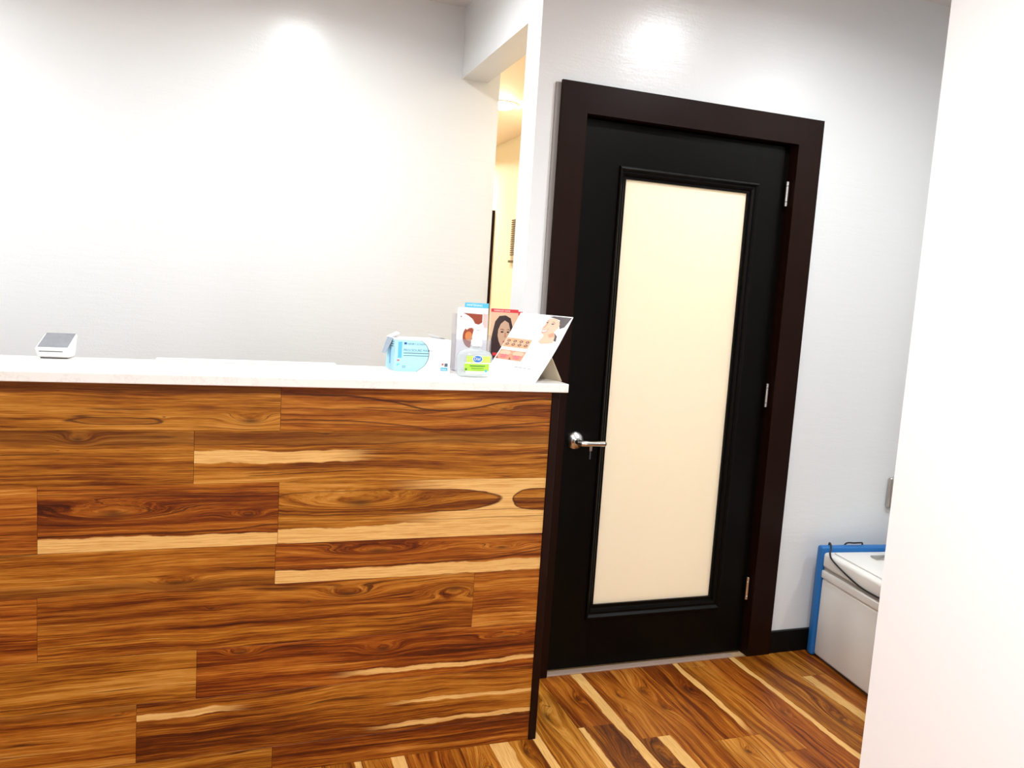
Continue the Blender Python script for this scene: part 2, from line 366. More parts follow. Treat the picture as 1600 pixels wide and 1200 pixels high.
# ------------------------------------------------------------------ floor with planks
floor_bm = bmesh.new(); bx(floor_bm, -2.72, 3.42, -2.62, 8.12, -0.10, -0.008)
M_SUB = simple('dark_subfloor', (0.03, 0.012, 0.005), 0.8)
floor = struct('floor', floor_bm, M_SUB)
def plank_mesh(name, a0, a1, b0, b1, c0, c1, orient, gap=0.0004, r=0.0007):
    """orient 'x': front board (a = x, b = z, face towards -y between c0..c1); 'y': floor board (a = y, b = x, z c0..c1)"""
    bm = bmesh.new()
    if orient == 'x': bx(bm, a0+gap, a1-gap, c0, c1, b0+gap, b1-gap)
    else: bx(bm, b0+gap, b1-gap, a0+gap, a1-gap, c0, c1)
    bev(bm, r, 1); uvl = bm.loops.layers.uv.new('UVMap')
    for f in bm.faces:
        for l in f.loops:
            co = l.vert.co; l[uvl].uv = (co.x, co.z) if orient == 'x' else (co.y, co.x)
    return bm
def floor_plank(x0, x1, y0, y1, seed, **kw):
    kw.setdefault('rough', 0.40)
    return obj('plank', plank_mesh('plank', y0, y1, x0, x1, -0.008, 0.0, 'y'), wood_mat('floor_wood', seed, **kw), floor)
FP = [
 (0.945, 1.115, 1.70, 2.62, dict(tone=1.08, knots=[(2.36, 1.04, .14, .03, .05)], saps=[(0.945, 0.975, 1.6, 2.3)])),
 (1.115, 1.285, 2.272, 2.642, dict(tone=.92, hue=.6, knots=[(2.45, 1.19, .06, .02, .03)], saps=[(1.240, 1.284, 1, 3)])),
 (1.115, 1.285, 1.40, 2.272, dict(tone=.86, knots=[(1.95, 1.20, .20, .035, .07)], saps=[(1.116, 1.138, 1, 3), (1.248, 1.284, 1, 3)])),
 (1.285, 1.400, 2.165, 2.642, dict(tone=1.0, hue=.5, knots=[(2.44, 1.35, .05, .02, .03), (2.34, 1.33, .03, .012, .02)])),
 (1.285, 1.400, 1.45, 2.165, dict(tone=.86, knots=[(2.05, 1.31, .12, .03, .06)], saps=[(1.352, 1.399, 1, 3)])),
 (1.400, 1.530, 1.55, 2.642, dict(tone=.98, hue=.6, freq=1.3, knots=[(2.45, 1.45, .09, .03, .05), (2.33, 1.47, .07, .025, .03)])),
 (1.530, 1.707, 2.100, 2.642, dict(tone=.90, hue=.5, knots=[(2.42, 1.62, .08, .03, .05)], saps=[(1.676, 1.700, 2.2, 3)])),
 (1.530, 1.707, 1.40, 2.100, dict(tone=1.16, hue=.3, knots=[(2.02, 1.60, .05, .02, .03)])),
 (1.707, 1.810, 2.583, 2.642, dict(tone=1.1)),
 (1.707, 1.810, 1.990, 2.583, dict(tone=1.12, hue=.4, darkband=[(1.700, 1.725)])),
 (1.707, 1.810, 1.30, 1.990, dict(tone=.92, hue=.5)),
 (1.810, 1.965, 1.40, 2.642, dict(tone=.90, hue=.7, knots=[(2.20, 1.88, .07, .025, .04)], saps=[(1.938, 1.962, 1, 3)])),
 (1.965, 2.136, 1.30, 2.625, dict(tone=.94, freq=.7, knots=[(2.10, 2.05, .14, .03, .05)], saps=[(2.128, 2.136, 1.9, 2.35)])),
 (2.136, 2.250, 2.420, 2.625, dict(tone=1.06)),
 (2.136, 2.250, 1.30, 2.420, dict(tone=1.0, hue=.5, saps=[(2.138, 2.180, 1, 3)])),
 (2.250, 2.410, 1.60, 2.625, dict(tone=.85, hue=.5)),
 (0.800, 0.945, 1.55, 2.48, dict(tone=.98, knots=[(2.18, 0.90, .06, .02, .03)], saps=[(0.800, 0.862, 1, 3)])),
 (0.670, 0.800, 1.45, 2.30, dict(tone=.96, hue=.3, knots=[(2.10, .74, .10, .03, .05)])),
 (0.530, 0.670, 1.75, 2.40, dict(tone=.90, hue=.5)),
 (0.400, 0.530, 1.60, 2.30, dict(tone=.98, hue=.3, saps=[(0.484, 0.529, 1, 3)])),
 (0.285, 0.400, 1.60, 2.30, dict(tone=.92, saps=[(0.375, 0.395, 1, 3)])),
]
for i, (x0, x1, y0, y1, kw) in enumerate(FP): floor_plank(x0, x1, y0, y1, 3.3+i*7.7, **kw)
# the rest of the floor in ordinary staggered boards (shared looks)
GEN = [wood_mat('floor_wood', 200+i*5.1, tone=tn, hue=h, rough=.40, knots=()) for i, (tn, h) in enumerate([(1.0, .3), (.9, .7), (1.08, .1), (.95, .5)])]
def covered(x0, x1, y0, y1):
    return any(x0 < q[1]-.002 and x1 > q[0]+.002 and y0 < q[3]-.002 and y1 > q[2]+.002 for q in FP)
xs = [-2.6, -2.45, -2.31, -2.14, -2.02, -1.86, -1.71, -1.58, -1.42, -1.28, -1.13, -0.98, -0.85, -0.70, -0.55, -0.41, -0.27, -0.13, 0.01, 0.15, 0.285, .400, .530, .670, .800, .945, 1.115, 1.285, 1.400, 1.530, 1.707, 1.810, 1.965, 2.136, 2.250, 2.410, 2.56, 2.70, 2.86, 3.0, 3.15, 3.30]
fill_q = []
for x0, x1 in zip(xs, xs[1:]):
    mine = [q for q in FP if q[0] < x1-.002 and q[1] > x0+.002]
    lo = min([q[2] for q in mine], default=None); hi = max([q[3] for q in mine], default=None)
    segs = [(-2.5, YB if x1 < XC else DW)] if lo is None else [(-2.5, lo), (hi, YB if x1 < XC-.01 else DW)]
    for a, b in segs:
        y = a
        while y < b-.01:
            L = random.uniform(.75, 1.25); e = min(b, y+L)
            if b-e < .2: e = b
            if e-y > 0.02:
                obj('plank', plank_mesh('plank', y, e, x0, x1, -0.008, 0.0, 'y'), random.choice(GEN), floor)
            y = e
bm = bmesh.new(); bx(bm, XC, 2.055, DW, 8.0, -0.008, -0.002)
obj('hall_flooring', bm, simple('hall_floor', (0.50, 0.32, 0.18), .4), floor)
obj('threshold_strip', rbox(1.128, 1.962, DW-.016, DW+.012, 0.0, 0.007, .002), M_STRIP, floor)

# ------------------------------------------------------------------ door
door = empty('door_1', (1.583, DW, 0)); door['kind'] = 'structure'
XI0, XI1, XO0, XO1, ZI, ZO = 1.1422, 2.0238, 1.0439, 2.1306, 2.040, 2.1399
CF = DW-.020
def prism_xz(pts, y0, y1, r=.0001):
    bm = bmesh.new(); A = [bm.verts.new((x, y0, z)) for x, z in pts]; B = [bm.verts.new((x, y1, z)) for x, z in pts]
    bm.faces.new(A); bm.faces.new(B[::-1])
    for i in range(len(pts)): bm.faces.new((A[i], A[(i+1) % len(pts)], B[(i+1) % len(pts)], B[i]))
    bev(bm, r, 1); return bm
cy1 = DW-.0085
obj('casing_board', prism_xz([(XO0, 0), (XI0, 0), (XI0, ZI), (XO0, ZO)], CF, cy1), M_CASE, door)
obj('casing_board', prism_xz([(XI1, 0), (XO1, 0), (XO1, ZO), (XI1, ZI)], CF, DW), M_CASE, door)
obj('casing_board', prism_xz([(XI0, ZI), (XI1, ZI), (XO1, ZO), (XO0, ZO)], CF, cy1), M_CASE, door)
bm = bmesh.new(); bx(bm, XO0-.018, XO0+.03, cy1, DW, 0, ZO-.008)  # thin grey strip showing past the left casing edge
o = obj('casing_side_strip', bm, M_EDGE_GREY, door); o['label'] = 'light grey strip between casing and wall'
bm = bmesh.new(); bx(bm, 1.130, 1.1425, DW, DW+DT, 0, ZI+.012); bx(bm, 2.0235, 2.036, DW, DW+DT, 0, ZI+.012); bx(bm, 1.1425, 2.0235, DW, DW+DT, ZI, ZI+.012)
bx(bm, 1.1425, 1.158, DW+.068, DW+.10, 0, ZI); bx(bm, 2.008, 2.0235, DW+.068, DW+.10, 0, ZI); bx(bm, 1.1425, 2.0235, DW+.068, DW+.10, ZI-.015, ZI)
obj('door_jamb', bm, M_CASE, door)
leaf = empty('door_leaf', (1.583, DW+.045, 0.006), door)
LX0, LX1, LZ0, LZ1, LY0, LY1 = 1.1455, 2.0195, 0.008, 2.034, DW+.024, DW+.066
GX0, GX1, GZ0, GZ1 = 1.336, 1.853, 0.247, 1.845
SX0, SX1, SZ0, SZ1 = 1.318, 1.872, 0.226, 1.864
def part(n, a, m, p, r=.0003): return obj(n, rbox(*a, r, 1), m, p)
part('stile', (LX0, SX0, LY0, LY1, LZ0, LZ1), M_LEAF, leaf); part('stile', (SX1, LX1, LY0, LY1, LZ0, LZ1), M_LEAF, leaf)
part('rail', (SX0, SX1, LY0, LY1, SZ1, LZ1), M_LEAF, leaf); part('rail', (SX0, SX1, LY0, LY1, LZ0, SZ0), M_LEAF, leaf)
# moulding: stepped profile swept round the glass (distance outward from glass, y)
MX0, MX1, MZ0, MZ1 = 1.299, 1.897, 0.192, 1.889
prof = [(0.0, 0.028), (0.0, 0.010), (.010, 0.010), (.013, .003), (.020, -.001), (.024, .003), (.027, -.003), (.034, -.010), (.040, -.009), (.043, -.002), (.045, .001)]
bm = bmesh.new(); loops = []
for d, yy in prof:
    k = d/.045
    x0 = GX0+(MX0-GX0)*k; x1 = GX1+(MX1-GX1)*k; z0 = GZ0+(MZ0-GZ0)*k; z1 = GZ1+(MZ1-GZ1)*k
    loops.append([bm.verts.new((x, LY0+yy, z)) for x, z in ((x0, z0), (x1, z0), (x1, z1), (x0, z1))])
for A, B in zip(loops, loops[1:]):
    for k in range(4): bm.faces.new((A[k], A[(k+1) % 4], B[(k+1) % 4], B[k]))
obj('glass_moulding', bm, M_LEAF, leaf)
part('glass_pane', (GX0-.012, GX1+.012, LY0+.019, LY0+.027, GZ0-.012, GZ1+.012), M_FROST, leaf, .0005)['label'] = 'cream frosted glass pane'
for z in (1.856, 1.074, 0.281):
    h = empty('hinge', (2.013, DW+.01, z), door)
    segs = [(-.047, -.030), (-.029, .029), (.030, .047)]
    for a, b in segs:
        obj('knuckle', lathe([(.0070, z+a), (.0080, z+a+.001), (.0080, z+b-.001), (.0070, z+b)], 2.0115, DW+.008, 14), M_CHROME, h, True)
hd = empty('door_handle', (1.204, LY0, .887), door)
obj('rose', lathe([(.034, LY0), (.034, LY0-.004), (.030, LY0-.011), (.018, LY0-.016), (.013, LY0-.019), (.013, LY0-.022)][::1], 1.204, .890, 32, axis='y'), M_CHROME, hd, True)
obj('neck', tube([(1.204, LY0-.018, .890), (1.204, LY0-.050, .889)], .0105, 16), M_CHROME, hd, True)
lv = spline([(1.200, LY0-.048, .889), (1.212, LY0-.058, .889), (1.236, LY0-.060, .889), (1.290, LY0-.058, .888), (1.296, LY0-.058, .888)], 5)
bm = tube(lv, .0105, 14, rings=[.0125]*6+[.012]*(len(lv)-7)+[.008])
for v in bm.verts:
    v.co.z = .889+(v.co.z-.889)*(.95 if v.co.x < 1.23 else .82)
obj('lever', bm, M_CHROME, hd, True)
# small key with a dark tag hanging under the lever
kx, ky = 1.243, LY0-.060
key = empty('door_key', (kx, ky, .82))
bm = rbox(kx-.005, kx+.005, ky-.0015, ky+.0015, .862, .880, .001); obj('bow', bm, M_CHROME, key)
bm = rbox(kx-.003, kx+.002, ky-.001, ky+.001, .832, .862, .0006); obj('shaft', bm, M_DARKG, key)
tag(key, 'tiny silver key hanging below the chrome lever of the dark glazed door', 'key')

# ------------------------------------------------------------------ reception counter
CY = 2.2464
counter = empty('reception_counter', (-.5, 2.40, 0))
tag(counter, 'reception counter faced in horizontal walnut-look planks with a dark end panel', 'counter')
bm = bmesh.new(); bx(bm, -2.45, 0.928, CY+.012, 2.52, 0.0, 1.121); obj('body', bm, simple('counter_core', (.04, .015, .006), .7), counter)
bm = bmesh.new(); bx(bm, 0.9302, 0.9545, CY-.004, 2.55, 0.0, 1.121); bev(bm, .001, 1); obj('end_panel', bm, M_CASE, counter)['label'] = 'dark brown end panel'
Z = [0, .082, .250, .390, .565, .680, .855, .999, 1.122]
L0 = -2.45
GOLD = (1.4, 1.7, 1.6); DK = (.55, .42, .3)
CP = [
 (7, L0, .137, dict(tone=1.10, wander=.4, rings=[(-.268, 1.024, .112, .0105, .8)], darkband=[(1.097, 1.13)], knots=[(.06, 1.026, .07, .02, .03), (-.155, 1.035, .012, .006, .004)])),
 (7, .137, .93, dict(tone=.94, hue=.35, wander=.6, curves=[(1.100, -.040, .60, .17, .85, .0035), (1.030, -.028, .62, .18, .7, .003), (1.020, -.018, .62, .2, .6, .0025), (1.062, -.02, .62, .14, .5, .0022)], patch=[(.50, 1.105, .13, .016, (1.9, 2.3, 2), .9)], knots=[(.78, 1.068, .04, .010, .015)])),
 (6, L0, -.081, dict(tone=1.06, wander=.4, knots=[(-.355, .975, .04, .016, .03), (-.40, .947, .006, .003, .002)], darkband=[(.958, .997)])),
 (6, -.081, .93, dict(tone=1.05, wander=.5, knots=[(.26, .992, .03, .008, .006), (.80, .862, .05, .005, .004)], saps=[(.912, .946, -.2, .30)], darkband=[(.962, .997)], curves=[(.962, .012, .60, .12, .6, .0022)])),
 (5, L0, -.446, dict(tone=.96, hue=.6, wander=.3, freq=1.3)),
 (5, -.446, .139, dict(tone=.86, hue=.5, knots=[(-.27, .778, .16, .026, .06), (.06, .765, .05, .012, .03)], saps=[(.679, .718, -1, 1)], wander=.3, curves=[(.845, -.006, -.1, .2, .6, .002), (.832, -.006, 0, .2, .6, .002), (.724, .014, .16, .12, .8, .003)])),
 (5, .139, .93, dict(tone=.99, knots=[(.36, .792, .22, .028, .06)], saps=[(.679, .724, -1, 2)], islands=[(.43, .792, .350, .036), (.960, .790, .135, .034)], isle_from=(.42, .66), wander=.2, curves=[(.760, .01, .4, .2, .5, .002), (.736, .008, .2, .3, .5, .002)])),
 (4, L0, .135, dict(tone=1.04, hue=.2, knots=[(-.12, .585, .07, .014, .03)], darkband=[(.566, .590)], wander=.4)),
 (4, .135, .93, dict(tone=.86, hue=.6, knots=[(.42, .648, .16, .018, .05), (.80, .640, .07, .012, .03)], saps=[(.563, .600, -1, 2)], wander=.35, curves=[(.604, .03, 1.0, .16, .8, .003), (.614, .03, 1.0, .16, .6, .002)])),
 (3, L0, -.447, dict(tone=.98, hue=.6, wander=.3, freq=1.3)),
 (3, -.447, .718, dict(tone=.96, hue=.3, knots=[(.34, .525, .08, .020, .05), (.23, .508, .025, .006, .008), (.66, .518, .07, .022, -.05), (-.03, .505, .02, .006, .01)], wander=.6, patch=[(-.3, .50, .2, .03, DK, .5), (.1, .415, .5, .03, GOLD, .4)])),
 (3, .718, .93, dict(tone=1.02, hue=.5, wander=.5, freq=1.2)),
 (2, L0, -.064, dict(tone=1.08, wander=.4)),
 (2, -.064, .93, dict(tone=.80, hue=.7, knots=[(.05, .372, .05, .014, .03), (.45, .347, .06, .018, .04), (.83, .352, .10, .012, .03)], saps=[(.272, .286, .40, 2)], wander=.5)),
 (1, L0, -.213, dict(tone=1.10, hue=.4, knots=[(-.26, .226, .03, .006, .012)], darkband=[(.232, .25)], wander=.4)),
 (1, -.213, .93, dict(tone=.88, hue=.2, saps=[(.203, .222, -.4, -.02), (.165, .176, .55, 2), (.094, .108, .50, 2)], wander=1.0)),
 (0, L0, .143, dict(tone=.96, wander=.6)),
 (0, .143, .93, dict(tone=.84, hue=.5, wander=.5)),
]
for i, (row, x0, x1, kw) in enumerate(CP):
    obj('plank', plank_mesh('plank', x0, x1, Z[row], Z[row+1], CY, CY+.012, 'x', gap=.0003, r=.0005), wood_mat('laminate_wood', 11.7+i*9.31, rough=.42, **kw), counter)
ct = obj('countertop', rbox(-2.45, 0.9725, 2.220, 2.585, 1.1235, 1.150, .0025, 2), M_QUARTZ, None)
tag(ct, 'white stone ledge on top of the walnut-look reception counter', 'countertop')
TOP = 1.150

# ------------------------------------------------------------------ things on the ledge
# card reader
cr_ = empty('card_reader', (-.455, 2.56, TOP))
tag(cr_, 'small white wedge-shaped card reader with grey screen at left on the ledge', 'card reader')
def quadprism(bot, topv, r=.006, seg=3):
    bm = bmesh.new(); A = [bm.verts.new(p) for p in bot]; B = [bm.verts.new(p) for p in topv]
    bm.faces.new(A[::-1]); bm.faces.new(B)
    for i in range(4): bm.faces.new((A[i], A[(i+1) % 4], B[(i+1) % 4], B[i]))
    bev(bm, r, seg); return bm
x0, x1, y0, y1 = -.507, -.408, 2.518, 2.582
obj('shell', quadprism([(x0+.008, y0+.006, TOP+.003), (x1-.012, y0+.006, TOP+.003), (x1-.006, y1, TOP+.003), (x0+.012, y1, TOP+.003)],
                       [(x0, y0, TOP+.028), (x1-.014, y0, TOP+.028), (x1, y1, TOP+.069), (x0+.016, y1, TOP+.069)]), M_WPLAS, cr_, True)
P0, P1, P2, P3 = Vector((x0, y0, TOP+.028)), Vector((x1-.014, y0, TOP+.028)), Vector((x1, y1, TOP+.069)), Vector((x0+.016, y1, TOP+.069))
nn = (P1-P0).cross(P3-P0).normalized()
def lerp4(u, v): return (P0*(1-u)+P1*u)*(1-v)+(P3*(1-u)+P2*u)*v
bm = bmesh.new(); A = [bm.verts.new(lerp4(u, v)+nn*.0002) for u, v in ((.07, .10), (.95, .10), (.95, .95), (.07, .95))]; B = [bm.verts.new(v.co+nn*.0012) for v in A]
bm.faces.new(A[::-1]); bm.faces.new(B)
for i in range(4): bm.faces.new((A[i], A[(i+1) % 4], B[(i+1) % 4], B[i]))
obj('screen', bm, M_SCREEN, cr_)
bm = bmesh.new(); bx(bm, x0+.012, x1-.028, y0+.0005, y0+.006, TOP+.0195, TOP+.0215); obj('card_slot', bm, M_DARKG, cr_)
bm = bmesh.new(); bx(bm, x0+.014, x1-.018, y0+.012, y1-.006, TOP, TOP+.004); obj('base', bm, M_DARKG, cr_)
# thin white board along the back of the ledge
o = obj('ledge_board', rbox(-.200, .318, 2.535, 2.580, TOP, TOP+.007, .0015, 1), M_WPLAS)
tag(o, 'thin long white board lying along the rear edge of the ledge', 'board')

# mask box
mb = empty('mask_box', (.57, 2.50, TOP)); tag(mb, 'open pale blue and white box of procedure masks on the ledge', 'box')
bxl, bxr, bz = .4815, .6605, TOP+.101
ang = math.radians(3)
O = Vector((bxl, 2.450, TOP)); BX = Vector((1, 0.02, 0)).normalized(); BY = Vector((-.09, 1, 0)).normalized()
W_, D_, H_ = .1795, .095, .101
def q(p): return p
bm = bmesh.new()
def wallq(a, b, z0, z1, th, nrm):
    A = [bm.verts.new(p) for p in (a+Vector((0, 0, z0)), b+Vector((0, 0, z0)), b+Vector((0, 0, z1)), a+Vector((0, 0, z1)))]
    B = [bm.verts.new(v.co+nrm*th) for v in A]
    bm.faces.new(A); bm.faces.new(B[::-1])
    for i in range(4): bm.faces.new((A[i], B[i], B[(i+1) % 4], A[(i+1) % 4]))
p00, p10, p11, p01 = O, O+BX*W_, O+BX*W_+BY*D_, O+BY*D_
wallq(p00, p10, 0, H_, .001, BY); wallq(p01, p11, 0, H_, .001, -BY); wallq(p00, p01, 0, H_, .001, BX); wallq(p10, p11, 0, H_, .001, -BX)
b0 = [bm.verts.new(p) for p in (p00, p10, p11, p01)]; b1 = [bm.verts.new(p+Vector((0, 0, .001))) for p in (p00, p10, p11, p01)]
bm.faces.new(b0); bm.faces.new(b1[::-1])
obj('carton', bm, M_PAPER, mb)
# partly closed lid halves leaving the slot
bm = bmesh.new()
def panel(pts, th=.0008):
    A = [bm.verts.new(p) for p in pts]; n_ = (pts[1]-pts[0]).cross(pts[2]-pts[0]).normalized()
    B = [bm.verts.new(p+n_*th) for p in pts]; bm.faces.new(A[::-1]); bm.faces.new(B)
    for i in range(len(pts)): bm.faces.new((A[i], A[(i+1) % len(pts)], B[(i+1) % len(pts)], B[i]))
zt = Vector((0, 0, H_))
panel([p00+zt, p10+zt, p10+zt+BY*.040, p00+zt+BY*.040]); panel([p01+zt-BY*.035, p11+zt-BY*.035, p11+zt, p01+zt])
panel([p01+zt, p01+zt-BY*.05+BX*0, p01+zt-BY*.05+BX*.028+Vector((0, 0, .014)), p01+zt+BX*.030+Vector((0, 0, .016))])
obj('lid', bm, M_PAPER, mb)
bm = bmesh.new(); panel([p00+zt+BY*.02, p01+zt-BY*.01, p01+zt-BY*.01+Vector((-.016, 0, -.052)), p00+zt+BY*.045+Vector((-.016, 0, -.050))]); obj('side_flap', bm, simple('shaded_flap_card', (.30, .36, .44), .6), mb)['label'] = 'shaded grey flap folded outward'  # shade on the side flap painted into its grey-blue card colour
bm = bmesh.new(); panel([p11+zt-BX*.03, p11+zt, p11+zt-BY*.05-BX*.0+Vector((0, 0, .002)), p11+zt-BX*.052+Vector((0, 0, .016))]); obj('tear_flap', bm, M_PAPER, mb)
S = Sheet(O, BX, (0, 0, 1))
def fx(u): return (u-616)/87*W_
def fz(v): return (581-v)/53.5*H_
pts = [(0.0005, 0.0005), (fx(650), .0005)]
import math as _m
arc = [(fx(650), .0005), (fx(660), fz(573)), (fx(666), fz(564)), (fx(668.5), fz(553)), (fx(667), fz(543)), (fx(662), fz(534.5)), (fx(655), fz(529.5))]
arcs = spline([(a, b, 0) for a, b in arc], 4)
S.poly([(0.0005, .0005)]+[(p.x, p.y) for p in arcs]+[(0.0005, fz(529.0))], I_LBLUE, 0)
for a, b in zip(arcs, arcs[1:]):
    S.poly([(a.x-.0006, a.y), (a.x+.0016, a.y), (b.x+.0016, b.y), (b.x-.0006, b.y)], I_GREY, 1)
S.rect(fx(621), fx(627), fz(559), fz(532.5), I_MBLUE, 2)
S.rect(fx(630), fx(634), fz(536.5), fz(533), I_NAVY, 2)
S.text('HENRY SCHEIN', fx(635), fz(537), .0082, I_GREY, 3, 1.0)
S.text('EARLOOP', fx(629.5), fz(541.8), .0052, I_LGREY, 3)
S.text('PROCEDURE MASKS', fx(629.5), fz(547.8), .0105, I_GREY, 3, .96)
S.rect(fx(629.5), fx(668), fz(551.2), fz(550.0), I_GREY, 2); S.rect(fx(629.5), fx(668), fz(555.2), fz(554.2), I_GREY, 2)
S.rect(fx(680), fx(700), fz(553.8), fz(553.2), I_LGREY, 2); S.rect(fx(692), fx(699), fz(538), fz(537.2), I_LGREY, 2)
S.text('50', fx(628), fz(575), .0115, I_GREY, 3); S.rect(fx(637), fx(639.5), fz(574.5), fz(572.5), I_LGREY, 3)
S.poly([(fx(620), fz(573)), (fx(625), fz(568)), (fx(620), fz(568))], I_AQUA, 2); S.rect(fx(620), fx(624), fz(564), fz(561.5), I_LIP, 2)
S.rect(fx(688), fx(699), fz(578.5), fz(573), I_TEAL, 2); S.text('MASK', fx(689), fz(577.4), .007, I_WHITE, 3)
S.rect(fx(689.5), fx(692.5), fz(569.5), fz(566), I_LIP, 2); S.rect(fx(694), fx(699), fz(571.5), fz(566), I_GREY, 2)
S.poly([(fx(682), fz(560)), (fx(699), fz(560)), (fx(698), fz(571.8)), (fx(684), fz(571.8))], ink('faint_cup_ink', (.80, .77, .76)), 1)
S.done('front_print', mb)
S = Sheet(p01, -BY, (0, 0, 1))
S.rect(.002, D_-.001, .002, H_-.004, I_LBLUE, 0); S.rect(.04, .055, .02, .07, I_MBLUE, 1)
for k in range(3): S.rect(.015, .085, .075+.007*k, .0775+.007*k, I_GREY, 1)
S.done('side_print', mb)

# acrylic brochure holder
ah = empty('brochure_holder', (.745, 2.52, TOP)); tag(ah, 'clear acrylic brochure holder standing behind the sanitizer bottle', 'holder')
bm = bmesh.new(); bx(bm, .684, .806, 2.494, 2.497, TOP, TOP+.105); obj('front_plate', bm, M_ACRYL, ah)
bm = bmesh.new(); bx(bm, .684, .806, 2.539, 2.542, TOP, TOP+.185); obj('back_plate', bm, M_ACRYL, ah)
for xx in (.684, .803):
    bm = bmesh.new(); bx(bm, xx, xx+.003, 2.4972, 2.5388, TOP, TOP+.12); obj('side_plate', bm, M_ACRYL, ah)
bm = bmesh.new(); bx(bm, .6872, .8028, 2.4972, 2.5388, TOP, TOP+.003); obj('bottom_plate', bm, M_ACRYL, ah)

def card(name, x0, x1, y, h, lean, label, cat='brochure', th=.003, z0=TOP, dx=0.0):
    o = empty(name, ((x0+x1)/2, y, z0)); tag(o, label, cat)
    Yax = Vector((dx, math.sin(lean), math.cos(lean))).normalized(); X = Vector((1, 0, 0))
    bm = bmesh.new(); N_ = Yax.cross(X).normalized()
    A = [Vector((x0, y, z0)), Vector((x1, y, z0)), Vector((x1, y, z0))+Yax*h, Vector((x0, y, z0))+Yax*h]
    a = [bm.verts.new(p) for p in A]; b = [bm.verts.new(p+N_*th) for p in A]
    bm.faces.new(a); bm.faces.new(b[::-1])
    for i in range(4): bm.faces.new((a[i], b[i], b[(i+1) % 4], a[(i+1) % 4]))
    obj('card', bm, M_PAPER, o)
    return o, Sheet((x0, y, z0), X, Yax)
ZC = TOP+.0032
# front white leaflet with brown discs
o, S = card('white_leaflet', .6905, .776, 2.5005, .203, .02, 'white leaflet with red-brown round pictures in the acrylic holder', z0=ZC)
def gx(u): return (u-717+ (0))/42*.0855
S.poly([(.018, .186), (.0835, .184), (.0835, .158), (.072, .150), (.060, .153), (.050, .168), (.036, .178)], I_BROWN, 0)
S.rect(.008, .054, .1645, .1662, I_PINKT, 0); S.rect(.010, .014, .172, .176, I_BROWN, 1)
S.ell(.047, .110, .027, .036, I_BROWN, 0, a0=90, a1=270); S.poly([(.047, .146), (.058, .143), (.052, .112), (.047, .074)], I_BROWN, 0)
S.ell(.040, .112, .012, .015, I_ORNG, 1); S.ell(.047, .103, .006, .010, I_SKIN, 2)
S.done('print', o)
# taller leaflet with blue header behind it
o, S = card('blue_header_leaflet', .716, .797, 2.512, .220, .02, 'taller leaflet with a sky blue header strip behind the white leaflet', z0=ZC)
S.rect(0, .081, .204, .2195, I_CYAN, 0); S.text('WHITENING', .006, .2085, .0095, I_WHITE, 1, 1.0); S.rect(.064, .080, .140, .186, I_PINKT, 0)
S.done('print', o)
# red header brochure with portrait
def portrait(S, w, h):
    S.rect(0, w, 0, h-.011, I_PBG, 0)
    S.poly([(.004, .030), (.000, .075), (.008, .125), (.016, .165), (.030, .184), (.052, .187), (.070, .178), (.078, .150), (.080, .100), (.086, .060), (.086, .030)], I_HAIR, 1)
    S.poly([(.028, .138), (.036, .158), (.050, .170), (.064, .162), (.070, .140), (.070, .112), (.062, .092), (.050, .080), (.040, .084), (.032, .100), (.027, .118)], I_SKIN2, 2)
    S.poly([(.033, .138), (.040, .142), (.049, .139), (.049, .1365), (.040, .139)], I_BROW, 3); S.ell(.042, .1315, .0055, .0026, I_BLACK, 3)
    S.poly([(.056, .139), (.064, .142), (.069, .138), (.069, .136), (.064, .139)], I_BROW, 3); S.ell(.063, .1315, .005, .0024, I_BLACK, 3)
    S.poly([(.051, .130), (.055, .130), (.058, .114), (.050, .113)], I_SKIN, 3); S.ell(.053, .099, .008, .0035, I_LIP, 3)
    S.poly([(.042, .084), (.060, .092), (.064, .060), (.040, .060)], I_SKIN, 2)
    S.rect(0, w, 0, .040, I_BLACK, 3); S.rect(.012, .055, .052, .062, I_RED, 4)
    S.ell(.020, .032, .012, .012, I_GREY, 4); S.ell(.050, .028, .010, .010, I_GREY, 4)
o, S = card('portrait_brochure', .815, .911, 2.540, .208, .02, 'brochure with red header and portrait of a long-haired brunette', z0=TOP)
portrait(S, .096, .208)
S.rect(0, .096, .1965, .2075, I_RED, 1); S.text('WRINKLES GONE', .010, .1993, .0072, I_WHITE, 2, 1.0); S.done('print', o)
o, S = card('red_header_brochure', .842, .929, 2.548, .202, .02, 'second red-header brochure mostly hidden behind the brunette portrait brochure', z0=TOP)
S.rect(0, .087, .188, .2015, I_RED, 0); S.rect(0, .087, 0, .187, I_TAN, 0); S.poly([(.06, .03), (.087, .03), (.087, .150), (.074, .178), (.06, .18)], I_HAIR, 1); S.done('print', o)

